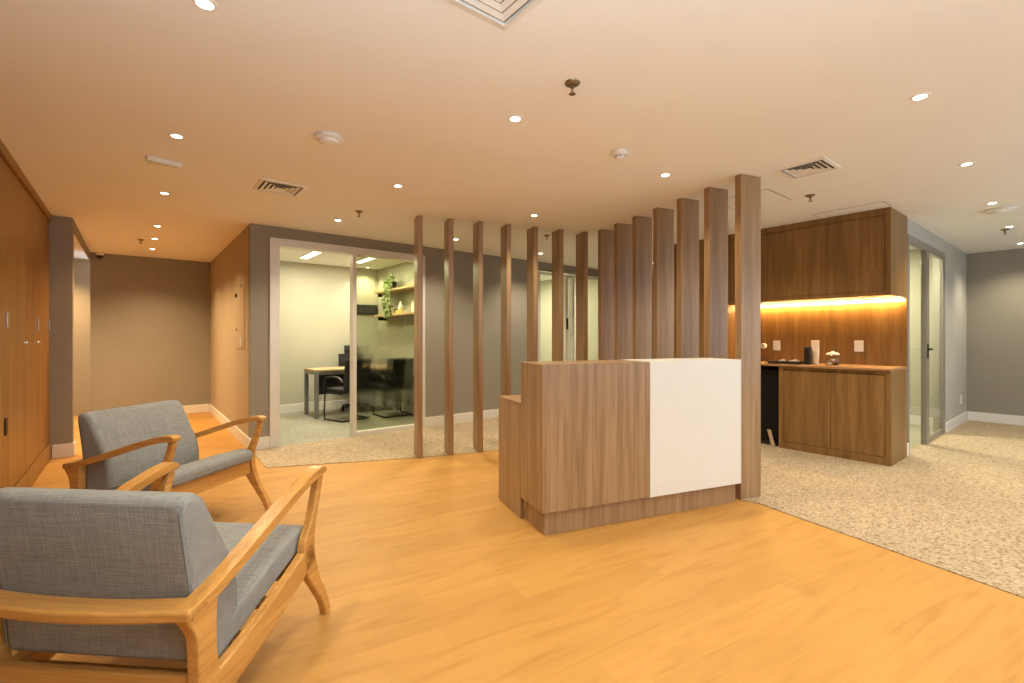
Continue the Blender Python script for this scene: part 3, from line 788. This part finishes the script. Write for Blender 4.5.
# things on the hall wall (plane s = 1.01, looking to -s)
o = thing('electrical_panel', 'flush painted electrical panel with a dark knob on the hall wall', 'panel', W(1.03, 6.66, 1.5), TH)
obj('door', boxes((-0.006, 0.0, -0.27, 0.28, -0.36, 0.42)), 'wall_tan', o, bevel=0.003)
obj('gap', boxes((-0.003, 0.0, -0.278, -0.27, -0.36, 0.42), (-0.003, 0.0, -0.278, 0.28, -0.368, -0.36)), 'kraft', o)
def knob(nm, y, z, r, mat):
    bm = bmesh.new(); lathe(bm, [(0, 0), (r, 0), (r, 0.012), (r * .6, 0.02), (0, 0.02)], 16)
    for v in bm.verts:
        v.co = Vector((-0.006 - v.co.z, v.co.x + y, v.co.z * 0 + v.co.y + z))
    obj(nm, bm, mat, o, smooth=True)
knob('knob', 0.24, 0.31, 0.028, 'black'); knob('latch', -0.12, 0.40, 0.014, 'steel'); knob('latch', 0.22, -0.12, 0.014, 'steel')
obj('switch_plate', boxes((-0.014, -0.0065, -0.15, -0.07, -0.34, -0.22)), 'trim', o, bevel=0.003)

# ------------------------------------------------------------------ the small office behind the glass
tb = thing('office_desk', 'pale-topped desk with grey steel legs in the glazed office', 'desk', W(2.2, 7.66), TH)
obj('desk_top', boxes((0, 1.42, 0, 0.60, 0.745, 0.772)), 'shelf', tb, bevel=0.003)
for x in (0.0, 1.36):
    for y in (0.0, 0.55):
        obj('leg', boxes((x, x + 0.06, y, y + 0.05, 0.006, 0.745)), 'steel', tb, bevel=0.003)
obj('apron', boxes((0.0, 1.42, 0.02, 0.04, 0.69, 0.740), (0.0, 0.02, 0.05, 0.55, 0.69, 0.740)), 'steel', tb)
obj('modesty_panel', boxes((0.08, 1.34, 0.20, 0.218, 0.36, 0.740)), 'black', tb)


def sled_chair(label, s, t, rz):
    o = thing('visitor_chair', label, 'chair', W(s, t, 0.006), rz)
    bm = bmesh.new()
    for x in (-0.24, 0.24):
        tube(bm, spline([(x, 0.22, 0.42), (x, 0.235, 0.25), (x, 0.24, 0.03), (x, 0.20, 0.013), (x, -0.20, 0.013)], 5), 0.012)
        tube(bm, [(x, 0.22, 0.42), (x, -0.20, 0.42)], 0.012)
    tube(bm, [(-0.24, -0.20, 0.013), (0.24, -0.20, 0.013)], 0.012)
    obj('sled_frame', bm, 'black', o, smooth=True)
    bm = bmesh.new(); prism_x(bm, [(0.24, 0.40), (0.245, 0.48), (0.18, 0.50), (-0.18, 0.485), (-0.22, 0.47), (-0.22, 0.435), (0, 0.42)], -0.24, 0.24)
    obj('seat', bm, 'blackfab', o, bevel=0.015, seg=3)
    obj('backrest', ribbon([(-0.19, 0.43, 0.03), (-0.23, 0.52, 0.05), (-0.235, 0.68, 0.05), (-0.26, 0.86, 0.045), (-0.29, 0.94, 0.03)], -0.225, 0.225), 'blackfab', o, bevel=0.012, seg=3)
    for x in (-0.25, 0.25):
        obj('armrest', ribbon([(-0.23, 0.60, 0.02), (-0.1, 0.665, 0.03), (0.12, 0.665, 0.03), (0.2, 0.62, 0.02), (0.22, 0.44, 0.02)], x - 0.02, x + 0.02), 'black', o, bevel=0.006)
    return o
sled_chair('black visitor chair at the desk, its sled frame showing in the doorway', 2.60, 7.36, TH + 0.30)
sled_chair('black visitor chair blurred behind the filmed glass pane', 3.33, 7.28, TH)
o = thing('swivel_chair', 'black swivel chair with a headrest behind the office desk', 'chair', W(3.06, 8.24, 0.006), TH + math.pi)
bm = bmesh.new()
for k in range(5):
    a_ = k * 2 * math.pi / 5 + 0.3
    tube(bm, [(0.03 * math.cos(a_), 0.03 * math.sin(a_), 0.10), (0.27 * math.cos(a_), 0.27 * math.sin(a_), 0.065)], [0.022, 0.014])
obj('base', bm, 'black', o, smooth=True)
for k in range(5):
    a_ = k * 2 * math.pi / 5 + 0.3
    bm = bmesh.new(); lathe(bm, [(0, -0.012), (0.028, -0.012), (0.028, 0.012), (0, 0.012)], 14)
    cc = obj('caster', bm, 'black', o, smooth=True); cc.location = (0.27 * math.cos(a_), 0.27 * math.sin(a_), 0.03); cc.rotation_euler = (R(90), 0, a_)
bm = bmesh.new(); lathe(bm, [(0, 0.08), (0.035, 0.08), (0.028, 0.24), (0.018, 0.25), (0.018, 0.40), (0, 0.40)], 16)
obj('gas_lift', bm, 'black', o, smooth=True)
obj('seat', boxes((-0.24, 0.24, -0.20, 0.24, 0.40, 0.48)), 'blackfab', o, bevel=0.03, seg=3)
obj('backrest', ribbon([(-0.20, 0.50, 0.03), (-0.245, 0.62, 0.05), (-0.235, 0.80, 0.04), (-0.26, 0.98, 0.03)], -0.22, 0.22), 'blackfab', o, bevel=0.012, seg=3)
obj('headrest', ribbon([(-0.245, 0.985, 0.03), (-0.235, 1.06, 0.045), (-0.245, 1.13, 0.03)], -0.12, 0.12), 'blackfab', o, bevel=0.012, seg=3)
obj('back_spine', ribbon([(-0.05, 0.385, 0.03), (-0.23, 0.40, 0.03), (-0.30, 0.55, 0.03), (-0.285, 0.95, 0.025), (-0.272, 1.06, 0.02)], -0.03, 0.03), 'black', o, bevel=0.004)

def shelf(label, z):
    o = thing('wall_shelf', label, 'shelf', W(3.41, 6.25, z), TH)
    obj('board', boxes((0, 0.229, 0, 2.02, 0, 0.035)), 'shelf', o, bevel=0.003)
    obj('bracket', boxes((0.05, 0.229, 1.96, 1.98, -0.06, 0.0)), 'black', o); obj('bracket', boxes((0.05, 0.229, 0.4, 0.42, -0.06, 0.0)), 'black', o)
shelf('upper floating wooden shelf with the trailing plant', 2.07)
shelf('lower floating wooden shelf with the white vase', 1.645)
ZU, ZL = 2.106, 1.681
pt = thing('trailing_plant', 'trailing green plant in a black pot hanging off the upper shelf', 'plant', W(3.50, 7.68, ZU))
bm = bmesh.new(); lathe(bm, [(0, 0), (0.05, 0), (0.07, 0.13), (0.062, 0.13), (0.058, 0.105), (0, 0.105)], 22)
obj('pot', bm, 'black', pt, smooth=True)
bm = bmesh.new(); lf = bmesh.new(); rnd = random.Random(3)
front = Vector((-A[0], -A[1], 0)); sidev = Vector((B[0], B[1], 0))
def leaf(bm, p, d, n, l):
    d = d.normalized(); w = d.cross(n).normalized(); n = w.cross(d)
    pts = [(0, 0, 0), (.35, .42, .06), (.75, .3, .04), (1, 0, -.08), (.75, -.3, .04), (.35, -.42, .06)]
    t_ = [bm.verts.new(p + d * a * l + w * b * l + n * c * l) for a, b, c in pts]
    u_ = [bm.verts.new(p + d * a * l + w * b * l + n * (c * l - .002)) for a, b, c in pts]
    bm.faces.new(t_); bm.faces.new(list(reversed(u_)))
    for i in range(6):
        j = (i + 1) % 6
        bm.faces.new((t_[j], t_[i], u_[i], u_[j]))
for k in range(9):
    off = -0.02 + 0.017 * (k - 4) * 1.1
    drop = rnd.uniform(0.25, 0.60)
    pts = [Vector((0, 0, 0.10)) + sidev * off * .4, front * .05 + sidev * off + Vector((0, 0, 0.20 + rnd.uniform(-.04, .06))), front * .115 + sidev * (off * 1.6) + Vector((0, 0, 0.08)),
           front * (.13 + rnd.uniform(0, .03)) + sidev * (off * 1.9 + rnd.uniform(-.02, .02)) + Vector((0, 0, -drop * .5)), front * .125 + sidev * (off * 1.9 + rnd.uniform(-.03, .03)) + Vector((0, 0, -drop))]
    sp_ = [Vector(p) for p in spline([tuple(p) for p in pts], 5)]
    tube(bm, sp_, 0.002, 5)
    for p in sp_[4:]:
        for q in range(2):
            d = Vector((rnd.uniform(-1, 1), rnd.uniform(-1, 1), rnd.uniform(-.9, .1))); 
            leaf(lf, p, d, Vector((rnd.uniform(-.3, .3) + front.x, rnd.uniform(-.3, .3) + front.y, .5)).normalized(), rnd.uniform(0.035, 0.06))
obj('vines', bm, 'leaf', pt, smooth=True); obj('leaves', lf, 'leaf', pt)

o = thing('book', 'yellow covered book lying flat on the lower shelf', 'book', W(3.52, 7.33, ZL), TH)
obj('cover', boxes((-0.08, 0.08, -0.13, 0.13, 0, 0.004), (-0.08, 0.08, -0.13, 0.13, 0.052, 0.056), (-0.083, -0.08, -0.13, 0.13, 0, 0.056)), 'yellow', o)
obj('pages', boxes((-0.079, 0.075, -0.127, 0.127, 0.0045, 0.0515)), 'paper', o)
o = thing('vase', 'small white bottle vase on top of the yellow book', 'vase', W(3.51, 7.40, ZL + 0.0565))
bm = bmesh.new(); lathe(bm, [(0, 0), (0.035, 0), (0.05, 0.03), (0.047, 0.065), (0.025, 0.10), (0.014, 0.13), (0.017, 0.15), (0.012, 0.15), (0.010, 0.13), (0, 0.12)], 24)
obj('body', bm, 'ceramic', o, smooth=True)
o = thing('picture_frame', 'white picture frame leaning on the wall above the lower shelf', 'frame', W(3.592, 7.07, ZL), TH)
obj('frame', boxes((0, 0.018, -0.11, -0.09, 0, 0.20), (0, 0.018, 0.09, 0.11, 0, 0.20), (0, 0.018, -0.09, 0.09, 0, 0.02), (0, 0.018, -0.09, 0.09, 0.18, 0.20)), 'white', o, bevel=0.003)
obj('print', boxes((0.008, 0.016, -0.09, 0.09, 0.02, 0.18)), 'paper', o)
o = thing('small_pot', 'small dark pot on the lower shelf behind the hanging vines', 'pot', W(3.54, 7.62, ZL))
bm = bmesh.new(); lathe(bm, [(0, 0), (0.035, 0), (0.05, 0.08), (0.045, 0.08), (0.03, 0.01), (0, 0.01)], 20)
obj('pot', bm, 'black', o, smooth=True)
o = thing('wall_display', 'black rectangular box on the office end wall beside the vines', 'screen', W(3.42, 8.67, 1.80), TH)
obj('case', boxes((-0.20, 0.20, -0.05, 0.0, -0.09, 0.09)), 'black', o, bevel=0.006)
obj('front', boxes((-0.18, 0.18, -0.054, -0.0505, -0.07, 0.07)), 'dark', o)

def linear(label, s, t0, t1, power=16):
    o = thing('linear_lamp', label, 'ceiling light', W(s, (t0 + t1) / 2, Z), TH)
    h = (t1 - t0) / 2
    obj('housing', boxes((-0.07, 0.07, -h - 0.02, h + 0.02, -0.012, 0.0)), 'white', o, bevel=0.002)
    obj('diffuser', boxes((-0.05, 0.05, -h, h, -0.018, -0.0125)), 'tube', o)
    d = bpy.data.lights.new('linear_beam', 'AREA'); d.shape = 'RECTANGLE'; d.size = 0.10; d.size_y = 2 * h; d.energy = power; d.color = (1.0, 0.93, 0.66)
    q = bpy.data.objects.new('linear_beam', d); COL.objects.link(q); q.parent = o; q.location = (0, 0, -0.03)
linear('slanting linear ceiling light seen over the open office doorway', 2.15, 6.92, 8.08, 38)
linear('slanting linear ceiling light behind the office mullion', 3.0, 6.62, 7.98, 38)
linear('unseen linear ceiling light added to brighten the far glazed office behind the slats', 6.2, 6.9, 8.0, 75)  # added lamp, unseen, lights the room behind the far glass
linear('unseen linear ceiling light added to brighten the meeting room behind the corridor glass door', 7.9, 1.75, 2.9, 80)  # no visible source here: lamp added so the panes look bright

# the photographer's flash, bounced off the ceiling from behind the tripod
fl = bpy.data.lights.new('bounce_flash', 'SPOT'); fl.energy = 350; fl.color = (0.78, 0.94, 1.0); fl.spot_size = R(140); fl.spot_blend = 0.9; fl.shadow_soft_size = 0.12
fo = bpy.data.objects.new('bounce_flash', fl); COL.objects.link(fo); fo.location = (0.2, -0.75, 0.95); fo.rotation_euler = (R(180 - 12), 0, 0)

# ------------------------------------------------------------------ daylight, camera, colour
w = bpy.data.worlds.new('sky'); scn.world = w; w.use_nodes = True
bg = w.node_tree.nodes['Background']; bg.inputs['Color'].default_value = (0.72, 0.88, 1.0, 1); bg.inputs['Strength'].default_value = 2.8

cam = bpy.data.cameras.new('camera'); co = bpy.data.objects.new('camera', cam); COL.objects.link(co)
co.location = (0, 0, H); co.rotation_euler = (R(90), 0, 0)
cam.sensor_width = 36.0; cam.sensor_fit = 'HORIZONTAL'; cam.lens = 474.0 / 1024.0 * 36.0
cam.shift_y = -4.2 / 1024.0
cam.clip_start = 0.05
scn.camera = co
vs = scn.view_settings
vs.view_transform = 'Standard'; vs.look = 'None'; vs.gamma = 1.0; vs.use_curve_mapping = False
vs.exposure = 0.14
scn.cycles.max_bounces = 10; scn.cycles.diffuse_bounces = 6; scn.cycles.transparent_max_bounces = 16
scn.cycles.use_denoising = True
scn.cycles.sample_clamp_indirect = 6.0
